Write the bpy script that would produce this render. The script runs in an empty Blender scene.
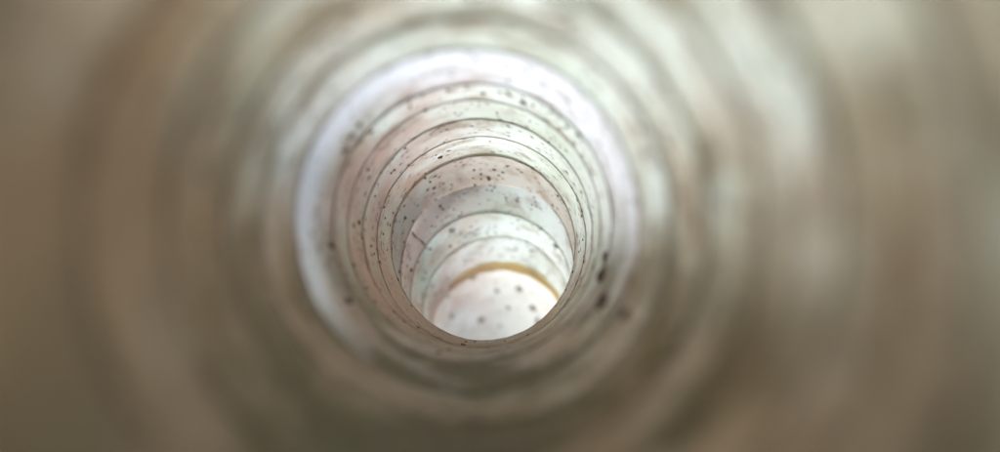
import bpy, bmesh, math, random
from mathutils import Vector, Matrix
from mathutils.bvhtree import BVHTree
from mathutils import noise as mnoise
random.seed(7)
S = bpy.context.scene
C = S.collection
R = 0.05                      # inner radius of the tube in metres
F = 870.0                     # focal length in px of a 1000 px wide picture

# ------------------------------------------------------------ camera, world, sun
cam = bpy.data.cameras.new('camera'); co = bpy.data.objects.new('camera', cam); C.objects.link(co)
S.camera = co
co.location = (0, 0, 0); co.rotation_euler = (math.radians(90), 0, 0)
cam.sensor_width = 36; cam.lens = 36 * F / 1000
cam.clip_start = 0.002; cam.clip_end = 500
cam.dof.use_dof = True
cam.dof.focus_distance = 8.9 * R
cam.dof.aperture_fstop = (cam.lens / 1000) / (0.18 * R)
S.render.resolution_x = 1024; S.render.resolution_y = 463
S.render.engine = 'CYCLES'
S.cycles.max_bounces = 16; S.cycles.diffuse_bounces = 12; S.cycles.transmission_bounces = 12
S.view_settings.view_transform = 'Standard'; S.view_settings.look = 'None'
S.view_settings.gamma = 1; S.view_settings.exposure = 2.08
SUN_EL, SUN_AZ = math.radians(58), math.radians(150)      # azimuth from +Y towards +X
W = bpy.data.worlds.new('World'); S.world = W; W.use_nodes = True
nt = W.node_tree; bg = nt.nodes['Background']; sky = nt.nodes.new('ShaderNodeTexSky')
sky.sky_type = 'NISHITA'; sky.sun_disc = False; sky.sun_elevation = SUN_EL; sky.sun_rotation = SUN_AZ
sky.air_density = 1.0; sky.dust_density = 3.0
nt.links.new(sky.outputs[0], bg.inputs[0]); bg.inputs[1].default_value = 0.1
sl = bpy.data.lights.new('sun', 'SUN'); sl.energy = 2.1; sl.angle = math.radians(12); sl.color = (1, .97, .92)
so = bpy.data.objects.new('sun', sl); C.objects.link(so)
d = Vector((math.sin(SUN_AZ)*math.cos(SUN_EL), math.cos(SUN_AZ)*math.cos(SUN_EL), math.sin(SUN_EL)))
so.rotation_euler = d.to_track_quat('Z', 'Y').to_euler()

# ------------------------------------------------------------ materials
def N(t, kind, **kw):
    n = t.nodes.new(kind)
    for k, v in kw.items(): setattr(n, k, v)
    return n
def ramp(t, src, p0, p1, c0=(0,0,0,1), c1=(1,1,1,1)):
    r = N(t, 'ShaderNodeValToRGB'); e = r.color_ramp.elements
    e[0].position, e[0].color, e[1].position, e[1].color = p0, c0, p1, c1
    t.links.new(src, r.inputs[0]); return r.outputs[0]
def mixc(t, fac, a, b):
    m = N(t, 'ShaderNodeMix', data_type='RGBA')
    for s, v in ((0, fac), (6, a), (7, b)):
        if isinstance(v, (tuple, float, int)): m.inputs[s].default_value = v
        else: t.links.new(v, m.inputs[s])
    return m.outputs[2]
def math_(t, op, a, b=0.0, clamp=False):
    m = N(t, 'ShaderNodeMath', operation=op, use_clamp=clamp)
    for i, v in enumerate((a, b)):
        if isinstance(v, (float, int)): m.inputs[i].default_value = v
        else: t.links.new(v, m.inputs[i])
    return m.outputs[0]
def noise(t, vec, scale, detail=4, rough=.55, off=(0,0,0)):
    mp = N(t, 'ShaderNodeMapping'); mp.inputs[1].default_value = off
    t.links.new(vec, mp.inputs[0])
    n = N(t, 'ShaderNodeTexNoise'); n.inputs['Scale'].default_value = scale
    n.inputs['Detail'].default_value = detail; n.inputs['Roughness'].default_value = rough
    t.links.new(mp.outputs[0], n.inputs['Vector']); return n.outputs[0]

def plastic(name, base=(.83,.87,.84,1), trans=.55, dirty=1.0, tint=(.53,.40,.27,1), extra=0.0, soil_shade_k=None, rim=False):
    soil_shade_k = dirty if soil_shade_k is None else soil_shade_k
    m = bpy.data.materials.new(name); m.use_nodes = True; t = m.node_tree; t.nodes.clear()
    co_ = N(t, 'ShaderNodeTexCoord').outputs['Object']
    sep = N(t, 'ShaderNodeSeparateXYZ'); t.links.new(co_, sep.inputs[0])
    # broad green algae and reddish soil staining, soil heavier low down; browning towards the mouth is dirt plus painted-in shade
    algae = ramp(t, noise(t, co_, 14, 3, .5, (3,1,7)), .42, .72)
    c = mixc(t, math_(t, 'MULTIPLY', algae, .5*dirty), base, (.50,.55,.42,1))
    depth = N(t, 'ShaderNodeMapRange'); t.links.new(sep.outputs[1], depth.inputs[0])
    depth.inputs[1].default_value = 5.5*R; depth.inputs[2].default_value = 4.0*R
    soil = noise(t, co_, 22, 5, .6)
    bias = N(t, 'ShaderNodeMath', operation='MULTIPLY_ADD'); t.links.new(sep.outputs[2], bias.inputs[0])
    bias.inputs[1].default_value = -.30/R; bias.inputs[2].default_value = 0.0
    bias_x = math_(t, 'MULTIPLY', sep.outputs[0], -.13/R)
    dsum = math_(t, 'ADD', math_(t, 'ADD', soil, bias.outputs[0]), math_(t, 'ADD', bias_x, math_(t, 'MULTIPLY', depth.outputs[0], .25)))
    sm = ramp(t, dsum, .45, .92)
    c = mixc(t, math_(t, 'MULTIPLY', sm, .88*soil_shade_k), c, tint)
    # reddish bloom on the left wall around the sharp bands
    px = N(t, 'ShaderNodeMapRange'); t.links.new(sep.outputs[0], px.inputs[0])
    px.inputs[1].default_value = .1*R; px.inputs[2].default_value = -1.0*R
    py = N(t, 'ShaderNodeMapRange'); t.links.new(sep.outputs[1], py.inputs[0])
    py.inputs[1].default_value = 4.0*R; py.inputs[2].default_value = 7.0*R
    pk = math_(t, 'MULTIPLY', math_(t, 'MULTIPLY', px.outputs[0], py.outputs[0]), ramp(t, noise(t, co_, 30, 4, .6, (2,2,2)), .35, .6))
    c = mixc(t, math_(t, 'MULTIPLY', pk, .65), c, (.66,.47,.40,1))
    if extra: c = mixc(t, math_(t, 'MULTIPLY_ADD', ramp(t, noise(t, co_, 35, 4, .6, (5,5,1)), .3, .7), extra), c, (.47,.41,.35,1))
    # big soft blotches near the mouth
    bb = ramp(t, noise(t, co_, 26, 2, .5, (4,4,9)), .55, .68)
    c = mixc(t, math_(t, 'MULTIPLY', math_(t, 'MULTIPLY', bb, depth.outputs[0]), .4), c, (.30,.25,.15,1))
    # mossy grime along the lower wall in front of the sharp bands
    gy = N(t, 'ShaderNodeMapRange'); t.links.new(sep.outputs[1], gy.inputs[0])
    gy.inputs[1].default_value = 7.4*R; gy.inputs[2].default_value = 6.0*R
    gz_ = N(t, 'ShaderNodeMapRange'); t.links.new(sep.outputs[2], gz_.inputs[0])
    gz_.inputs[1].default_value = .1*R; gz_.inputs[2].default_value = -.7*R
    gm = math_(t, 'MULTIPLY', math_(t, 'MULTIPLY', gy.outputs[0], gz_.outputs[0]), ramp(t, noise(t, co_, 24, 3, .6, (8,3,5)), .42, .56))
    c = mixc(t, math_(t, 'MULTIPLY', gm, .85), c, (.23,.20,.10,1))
    vb = N(t, 'ShaderNodeTexVoronoi'); vb.inputs['Scale'].default_value = 60; t.links.new(co_, vb.inputs['Vector'])
    sp_ = math_(t, 'MULTIPLY', ramp(t, vb.outputs['Distance'], .22, .42, (1,1,1,1), (0,0,0,1)), ramp(t, noise(t, co_, 12, 2, .5, (7,3,3)), .42, .52))
    dp = N(t, 'ShaderNodeMapRange'); t.links.new(sep.outputs[1], dp.inputs[0])
    dp.inputs[1].default_value = 5.6*R; dp.inputs[2].default_value = 4.6*R
    c = mixc(t, math_(t, 'MULTIPLY', math_(t, 'MULTIPLY', sp_, dp.outputs[0]), .35), c, (.24,.19,.10,1))
    # cloudy blotches
    bl = ramp(t, noise(t, co_, 55, 4, .6, (9,2,4)), .52, .70)
    c = mixc(t, math_(t, 'MULTIPLY', bl, .5*dirty), c, (.42,.33,.25,1))
    if rim:      # the near half of this band is paler, along its left and top only
        ry = N(t, 'ShaderNodeMapRange'); t.links.new(sep.outputs[1], ry.inputs[0])
        ry.inputs[1].default_value = 5.85*R; ry.inputs[2].default_value = 5.45*R
        rx = N(t, 'ShaderNodeMapRange')
        t.links.new(math_(t, 'ADD', math_(t, 'MULTIPLY', sep.outputs[0], -.8), sep.outputs[2]), rx.inputs[0])
        rx.inputs[1].default_value = -.25*R; rx.inputs[2].default_value = .5*R
        c = mixc(t, math_(t, 'MULTIPLY', math_(t, 'MULTIPLY', ry.outputs[0], rx.outputs[0]), .92), c, base)
    # fine pepper of dirt
    v = N(t, 'ShaderNodeTexVoronoi'); v.inputs['Scale'].default_value = 180
    t.links.new(co_, v.inputs['Vector'])
    dot = ramp(t, v.outputs['Distance'], .17, .27, (1,1,1,1), (0,0,0,1))
    msk = ramp(t, noise(t, co_, 40, 3, .6, (1,8,3)), .50, .58)
    c = mixc(t, math_(t, 'MULTIPLY', math_(t, 'MULTIPLY', dot, msk), .9*dirty), c, (.12,.08,.06,1))
    v2 = N(t, 'ShaderNodeTexVoronoi'); v2.inputs['Scale'].default_value = 280
    t.links.new(co_, v2.inputs['Vector'])
    dot2 = ramp(t, v2.outputs['Distance'], .20, .34, (1,1,1,1), (0,0,0,1))
    msk2 = ramp(t, noise(t, co_, 75, 4, .65, (6,6,3)), .50, .58)
    c = mixc(t, math_(t, 'MULTIPLY', math_(t, 'MULTIPLY', dot2, msk2), .75*dirty), c, (.14,.08,.06,1))
    df = N(t, 'ShaderNodeBsdfDiffuse'); tr = N(t, 'ShaderNodeBsdfTranslucent'); gl = N(t, 'ShaderNodeBsdfGlossy')
    gl.inputs['Roughness'].default_value = .35
    t.links.new(c, df.inputs[0]); t.links.new(c, tr.inputs[0])
    bp = N(t, 'ShaderNodeBump'); bp.inputs['Strength'].default_value = .25; bp.inputs['Distance'].default_value = .0006
    t.links.new(noise(t, co_, 160, 4, .6), bp.inputs['Height'])
    for n in (df, gl): t.links.new(bp.outputs[0], n.inputs['Normal'])
    m1 = N(t, 'ShaderNodeMixShader'); m1.inputs[0].default_value = trans
    t.links.new(df.outputs[0], m1.inputs[1]); t.links.new(tr.outputs[0], m1.inputs[2])
    m2 = N(t, 'ShaderNodeMixShader'); m2.inputs[0].default_value = .04
    t.links.new(m1.outputs[0], m2.inputs[1]); t.links.new(gl.outputs[0], m2.inputs[2])
    o = N(t, 'ShaderNodeOutputMaterial'); t.links.new(m2.outputs[0], o.inputs[0])
    return m
def simple(name, c0, c1, scale, lo=.4, hi=.6, rough=.9):
    m = bpy.data.materials.new(name); m.use_nodes = True; t = m.node_tree
    p = t.nodes['Principled BSDF']; p.inputs['Roughness'].default_value = rough
    co_ = N(t, 'ShaderNodeTexCoord').outputs['Object']
    t.links.new(mixc(t, ramp(t, noise(t, co_, scale), lo, hi), c0, c1), p.inputs['Base Color'])
    return m
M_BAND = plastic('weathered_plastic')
M_RIM = plastic('bright_plastic', base=(.82,.84,.85,1), trans=.58, rim=True, dirty=1.0, soil_shade_k=1.0)
M_BROWN = plastic('browned_plastic', trans=.68, soil_shade_k=.4, extra=.02)
M_FAR = plastic('clean_plastic', trans=.58, dirty=.85, soil_shade_k=.12)
M_END = plastic('end_plastic', base=(.93,.93,.88,1), trans=.60, dirty=.35, soil_shade_k=0.0)
M_EDGE = simple('soiled_edge', (.10,.04,.03,1), (.42,.30,.25,1), 60, .42, .66)
M_EDGE_PALE = simple('pale_edge', (.80,.80,.78,1), (.35,.27,.22,1), 60, .5, .7)
M_DIRT = simple('dark_dirt', (.04,.02,.014,1), (.17,.10,.07,1), 300)
M_SOFT = simple('faded_dirt', (.42,.41,.39,1), (.60,.58,.55,1), 300)
M_RUST = plastic('ochre_stain', base=(.98,.84,.58,1), trans=.68, dirty=.15, soil_shade_k=0.0)
M_GROUND = simple('soil', (.16,.11,.07,1), (.27,.20,.13,1), 9)

# ------------------------------------------------------------ tube centreline and band edges
# (apparent radius, centre x, centre y) read as depth + offset of every band edge
B = [(830,468,222),(520,468,222),(378,468,222),(297,468,222),(243,468,222),(204,468,222),
     (172,468,222),(139.5,472.5,223),(126.5,474.5,226),(114.5,477.5,232),(104.5,481.5,240),(91.5,483.5,243),
     (87,487,269),(81,491,292),(74,497,311),(67.5,500,330)]
P = [Vector(((cx-500)/F*(F/r), F/r, -(cy-226)/F*(F/r)))*R for r, cx, cy in B]
d0 = (P[1]-P[0]).normalized()
P = [P[0]-d0*R*k*.9 for k in (4,3,2,1)] + P  # unseen bands behind the camera, added to cut light from the mouth
e = P[-1]
P += [e+Vector((.02,.75,-.62))*R, e+Vector((.03,1.3,-1.45))*R, e+Vector((.03,1.65,-2.6))*R, e+Vector((.03,1.75,-3.9))*R]
NE = len(P)
def ctr(u):
    u = max(0, min(NE-1.0001, u)); i = int(u); f = u-i
    p1, p2 = P[i], P[min(i+1, NE-1)]; p0 = P[max(i-1, 0)]; p3 = P[min(i+2, NE-1)]
    return .5*((2*p1)+(p2-p0)*f+(2*p0-5*p1+4*p2-p3)*f*f+(3*p1-p0-3*p2+p3)*f**3)
def frame(u):
    t = (ctr(u+.25)-ctr(u-.25)).normalized()
    x = Vector((1,0,0)); x = (x-t*x.dot(t)).normalized(); z = x.cross(t)
    return x, (z if z.z > 0 or z.y>0 else -z), t
NA = 288
STRETCH = {15: (0, .06), 16: (.22, .24), 17: (.05, .16), 18: (.03, .08), 14: (0, .03)}   # rings pulled longer above or below by the bend
def warp(a, i):       # every band is a little out of round
    q = mnoise.noise(Vector((math.cos(a)*.8, math.sin(a)*.8, i*1.7)))
    sn = math.sin(a); kt, kb = STRETCH.get(i, (0, 0))
    return 1 + (kt*sn*sn if sn > 0 else kb*sn*sn) + .012*q + .006*mnoise.noise(Vector((math.cos(a)*3, math.sin(a)*3, i*2.3+9)))
def slide(a, i):      # band edges waver a little along the tube
    return .07*mnoise.noise(Vector((math.cos(a)*.9, math.sin(a)*.9, i*3.1+40)))
GAP, TH = .006, .008
def pt(u, a, rad):
    x, z, t = frame(u)
    return ctr(u) + (x*math.cos(a) + z*math.sin(a))*rad*R
def band(i, u0, u1, over, ns):
    """inner and outer skin of one band: its far edge sits inside the next band's near edge"""
    bm = bmesh.new(); rings = []
    prof = []
    ua = u0-over
    for k in range(ns+1): prof.append((k/ns, 0))
    for k in range(ns, -1, -1): prof.append((k/ns, TH))
    for f, th in prof:
        row = []
        for j in range(NA):
            a = 2*math.pi*j/NA
            u = (ua+slide(a, i-1)) + f*((u1+slide(a, i))-(ua+slide(a, i-1)))
            g = max(0, (1-f))
            gp = .05 if i >= 17 else GAP          # the bend fans the bands apart
            rad = (1+(gp+TH)*min(1, g*1.15))*(warp(a, i)*f+warp(a, i-1)*(1-f)) + th
            row.append(bm.verts.new(pt(u, a, rad)))
        rings.append(row)
    n = len(rings)
    for k in range(n):
        A, Bq = rings[k], rings[(k+1) % n]
        for j in range(NA):
            bm.faces.new((A[j], A[(j+1)%NA], Bq[(j+1)%NA], Bq[j]))
    bmesh.ops.recalc_face_normals(bm, faces=bm.faces)
    return bm
def edge(i, u1, w=.007):
    bm = bmesh.new(); rings = []
    for j in range(NA):
        a = 2*math.pi*j/NA; u = u1+slide(a, i)
        ww = w*(1+.5*mnoise.noise(Vector((a*9, i, 3))))
        c = pt(u, a, warp(a, i)+.002); x, z, t = frame(u); rd = x*math.cos(a)+z*math.sin(a)
        rings.append([bm.verts.new(c+(rd*math.cos(q)+t*math.sin(q))*ww*R) for q in [k*math.pi/3 for k in range(6)]])
    for j in range(NA):
        A, Bq = rings[j], rings[(j+1)%NA]
        for k in range(6): bm.faces.new((A[k], A[(k+1)%6], Bq[(k+1)%6], Bq[k]))
    bmesh.ops.recalc_face_normals(bm, faces=bm.faces)
    return bm
def link(name, bm, mat, parent=None, smooth=True):
    me = bpy.data.meshes.new(name); bm.to_mesh(me); bm.free(); me.materials.append(mat)
    if smooth: me.shade_smooth()
    o = bpy.data.objects.new(name, me); C.objects.link(o); o.parent = parent; return o

tube = bpy.data.objects.new('ribbed_tube', None); C.objects.link(tube)
tube['label'] = 'bending tube of overlapping translucent white plastic bands, speckled with soil and algae, seen from inside'
tube['category'] = 'tube'
bands = []
LAST = NE-5                      # edge index of the ochre-lined far edge
tree_v, tree_f = [], []
for i in range(1, LAST+1):
    far = i > 15
    bm = band(i, i-1, i, (.11 if i <= 10 else .05+.05*((i*7)%5)/4) if i > 1 else 0, 10)
    off = len(tree_v); bm.verts.index_update()
    tree_v += [v.co.copy() for v in bm.verts]; tree_f += [[v.index+off for v in f.verts] for f in bm.faces]
    o = link('band', bm, M_RIM if i == 11 else M_BROWN if i == 16 else M_FAR if i > LAST-3 else M_BAND, tube); bands.append(o)
    link('band_edge', edge(i, i, .0065 if i < 16 else .010 if i == 16 else .005), M_EDGE_PALE if i >= 19 else M_EDGE, o)
bm = band(LAST+1, LAST, NE-1.01, .07, 40)
off = len(tree_v); bm.verts.index_update()
tree_v += [v.co.copy() for v in bm.verts]; tree_f += [[v.index+off for v in f.verts] for f in bm.faces]
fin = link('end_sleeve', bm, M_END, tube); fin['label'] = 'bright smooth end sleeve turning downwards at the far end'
# ochre line on the upper rim of the end sleeve
def arc(u, a0, a1, wid, mat, name, parent, rad=1.0, seg=60):
    bm = bmesh.new(); rr = []
    for j in range(seg+1):
        f = j/seg; a = a0+(a1-a0)*f; w = wid*math.sin(math.pi*(.08+.84*f))**.5*(1+.25*mnoise.noise(Vector((a*5, 1, 2))))
        c = pt(u, a, rad); x, z, t = frame(u); rd = x*math.cos(a)+z*math.sin(a)
        rr.append([bm.verts.new(c+(t*math.cos(q)*w+rd*math.sin(q)*.012)*R) for q in [k*math.pi/4 for k in range(8)]])
    for j in range(seg):
        for k in range(8): bm.faces.new((rr[j][k], rr[j][(k+1)%8], rr[j+1][(k+1)%8], rr[j+1][k]))
    bm.faces.new(rr[0]); bm.faces.new(rr[-1]); bmesh.ops.recalc_face_normals(bm, faces=bm.faces)
    return link(name, bm, mat, parent)
arc(LAST-.08, math.radians(-5), math.radians(140), .19, M_RUST, 'stain_line', bands[-1], rad=.985)['label'] = 'ochre stain along the upper edge of the farthest band'

# ------------------------------------------------------------ dirt stuck to the inner wall
tree = BVHTree.FromPolygons(tree_v, tree_f)
def hit(px, py):
    dr = Vector(((px-500)/F, 1, -(py-226)/F)).normalized()
    return tree.ray_cast(Vector((0, 0, 0)), dr)
def lump(px, py, size, mat, name, label, cat, group=None, flat=.45, stretch=1.0):
    p, n, _, dist = hit(px, py)
    if p is None: return
    if n.dot(p) > 0: n = -n
    s = size*1.0/2/F*p.y                 # half size in metres
    bm = bmesh.new(); bmesh.ops.create_icosphere(bm, subdivisions=3 if size > 4 else 2, radius=1)
    view = p.normalized(); t1 = (view-n*view.dot(n)).normalized(); t2 = n.cross(t1)
    fore = min(2.6, 1/max(.2, abs(view.dot(n))))      # grains lie along the wall
    sd = random.random()*99
    for v in bm.verts:
        q = v.co*(1+.45*mnoise.noise(v.co*1.4+Vector((sd,0,0)))+.2*mnoise.noise(v.co*4+Vector((0,sd,0))))
        v.co = t1*q.x*s*fore*.75*stretch + t2*q.y*s + n*q.z*s*flat
    o = link(name, bm, mat); o.location = p+n*s*flat*.3
    o['label'] = label; o['category'] = cat
    if group: o['group'] = group
    return o
for px, py, sz, st, lb in [(606,257,11,1,'small round dark soil clump, topmost of four on the lower right wall'),
        (603,275,17,.7,'wide dark soil clump, second from the top of four on the right wall'),
        (604,301,17,1.2,'tall dark soil clump, third from the top of four on the right wall'),
        (626,315,14,1,'blurred dark soil clump, lowest and farthest right of the four on the wall')]:
    lump(px, py, sz, M_DIRT, 'soil_clump', lb, 'soil clump', 'soil clumps on the right wall', stretch=st)
SINGLE = {(523,102):'largest soil grain on the upper wall, right of the top row of grains', (579,134):'soil grain farthest right on the upper wall',
 (448,90):'lone blurred soil grain high on the upper wall, left of its middle', (359,124):'blurred soil grain, topmost on the left wall',
 (351,136):'large blurred soil grain just under the topmost one of the left wall', (345,150):'large blurred soil grain, third down at the upper left of the wall',
 (371,132):'blurred soil grain right of the large pair on the upper left wall', (331,246):'blurred soil grain farthest left on the left wall',
 (348,301):'large blurred soil grain, lowest and leftmost on the left wall', (359,222):'soil grain on the outer left bands, level with the crack',
 (440,157):'crisp black soil grain on the edge of the sharpest band, upper left', (558,196):'black soil grain on the right edge of the sharpest band',
 (489,179):'largest of the cluster of grains at the top of the browned back band', (411,270):'dark soil grain inside the opening at lower left, below the crack',
 (463,345):'largest soil grain on the lower lip, below the bright sleeve', (439,353):'soil grain lowest on the lower lip, left of its middle',
 (528,335):'soil grain on the lower lip at right of the bright sleeve', (573,272):'soil grain at the far right end of the lip, highest there'}
sp = {
 'tiny dark soil grain on the upper wall of the tube': [(448,90,5),(483,93,5),(500,92,4),(507,92,4.5),(510,95,4.5),(523,102,7),(533,105,4.5),(409,102,4),(410,107,4),(425,110,5),(497,113,2.5),(530,121,2.5),(544,119,3),(567,127,4.5),(579,134,6),(439,128,2),(444,142,2),(549,142,2.5),(490,141,2),(405,148,3),(523,97,4),(455,113,2)],
 'tiny dark soil grain on the left wall of the tube': [(359,124,7),(351,136,8),(371,132,5),(368,170,3.5),(394,170,3.5),(391,173,3),(408,165,2.5),(384,207,3),(359,222,5),(362,238,3),(375,196,2.5),(390,225,2.5),(385,218,2.5),(393,213,2.5),(371,246,3),(354,265,3.5),(366,288,3.5),(375,302,3.5),(374,254,2.5),(331,246,9),(348,301,9),(345,150,8),(378,184,2),(383,234,2.5),(389,196,2),(387,250,2),(380,262,2.5),(392,258,2)],
 'tiny dark soil grain on the middle bands of the tube': [(440,157,5),(436,155,2.5),(474,170,2.5),(481,174,2.5),(489,179,3.5),(481,179,2),(473,178,2),(425,173,2),(425,178,3),(430,182,2.5),(440,206,3),(431,204,2),(443,209,2.5),(405,218,3.5),(413,221,2.5),(404,242,2),(475,185,2.5),(558,196,3),(582,211,3),(582,216,3),(404,206,2.5),(399,272,3),(398,280,3.5),(411,270,4),(430,249,3),(426,295,2),(437,217,2),(459,216,2),(432,226,2),(450,246,3),(402,262,2.5),(418,262,2.5),(583,240,2.5),(579,252,2.5),(584,262,3)],
 'tiny dark soil grain along the lower lip of the tube': [(463,345,5),(439,353,5),(449,350,4),(466,342,3),(488,348,3),(528,335,3),(418,328,3.5),(404,322,2.5),(411,306,2.5),(475,342,2.5),(505,341,2.5),(394,312,3),(573,272,3),(566,290,2.5),(556,306,2.5)],
}
for lb, L in sp.items():
    for px, py, sz in L:
        lump(px, py, sz, M_DIRT, 'soil_grain', SINGLE.get((px, py), lb), 'soil grain', lb.replace('tiny dark soil grain', 'soil grains'))
for px, py, sz, wh in [(473,277,7,'touching the ochre stain, upper left of the sleeve'),(481,320,8,'the darkest one, low and central on the sleeve'),
        (519,289,7,'high on the right half of the sleeve, below the ochre stain'),(533,308,7,'upper of the two near the right rim of the sleeve'),
        (538,321,7,'lowest on the right, against the lip of the opening'),(452,316,7,'low on the left of the sleeve'),
        (497,291,5,'small one in the upper middle of the sleeve'),(508,308,5,'small one right of the sleeve centre'),
        (448,296,5,'small one farthest left on the sleeve'),(500,326,4,'smallest one, beside the lip at the bottom')]:
    lump(px, py, sz, M_SOFT, 'pale_spot', 'faded grey spot, '+wh, 'dirt spot', 'grey spots on the bright end sleeve', flat=.2)
for px, py, sz, wh in [(567,100,7,'on the pale upper right bands'),(610,199,7,'on the blurred right wall'),
        (452,230,6,'on the band right of the short crack'),(556,246,6,'on the far bands at their right end')]:
    lump(px, py, sz, M_SOFT, 'pale_spot', 'faded brown blotch '+wh, 'dirt spot', 'faded blotches on the bands', flat=.12)
# crack across the band on the left
p0 = hit(411.5,231.5); p1 = hit(427,249)
bm = bmesh.new(); rr = []
for j in range(13):
    f = j/12; p, n, _, _ = hit(411.5+15.5*f, 231.5+17*f+1.2*math.sin(f*7))
    if p is None: continue
    if n.dot(p) > 0: n = -n
    t = Vector((1,0,0)); w = R*.012*(1+.4*math.sin(f*11))
    rr.append([bm.verts.new(p+(t*math.cos(q)+n*math.sin(q)*.6)*w) for q in [k*math.pi/3 for k in range(6)]])
for j in range(len(rr)-1):
    for k in range(6): bm.faces.new((rr[j][k], rr[j][(k+1)%6], rr[j+1][(k+1)%6], rr[j+1][k]))
bm.faces.new(rr[0]); bm.faces.new(rr[-1]); bmesh.ops.recalc_face_normals(bm, faces=bm.faces)
link('crack', bm, M_EDGE, bands[15])['label'] = 'band with a short dark crack at its left'

# ------------------------------------------------------------ ground under the tube
bm = bmesh.new()
def gz(y):
    best = min((ctr(k*.1) for k in range(int((NE-4)*10))), key=lambda p: abs(p.y-y))
    return best.z-1.10*R
ys = [-60,-20,-6,-2,-.6,-.3]+[k*.02 for k in range(-9, 45)]+[1,2,6,20,80]
xs = [-60,-20,-6,-2,-.8]+[k*.04 for k in range(-12, 13)]+[.8,2,6,20,60]
yend = ctr(LAST+1.5).y
zb = ctr(NE-1.01).z-.4*R
def gh(x, y):
    z = gz(min(y, yend)) if y > -.1 else gz(-.1)
    if y > P[LAST].y: z = min(z, zb)-0.0
    return z+.004*mnoise.noise(Vector((x*9, y*9, 0)))-.002
g = [[bm.verts.new((x, y, gh(x, y))) for x in xs] for y in ys]
for a in range(len(ys)-1):
    for b in range(len(xs)-1): bm.faces.new((g[a][b], g[a][b+1], g[a+1][b+1], g[a+1][b]))
go = link('ground', bm, M_GROUND); go['kind'] = 'structure'
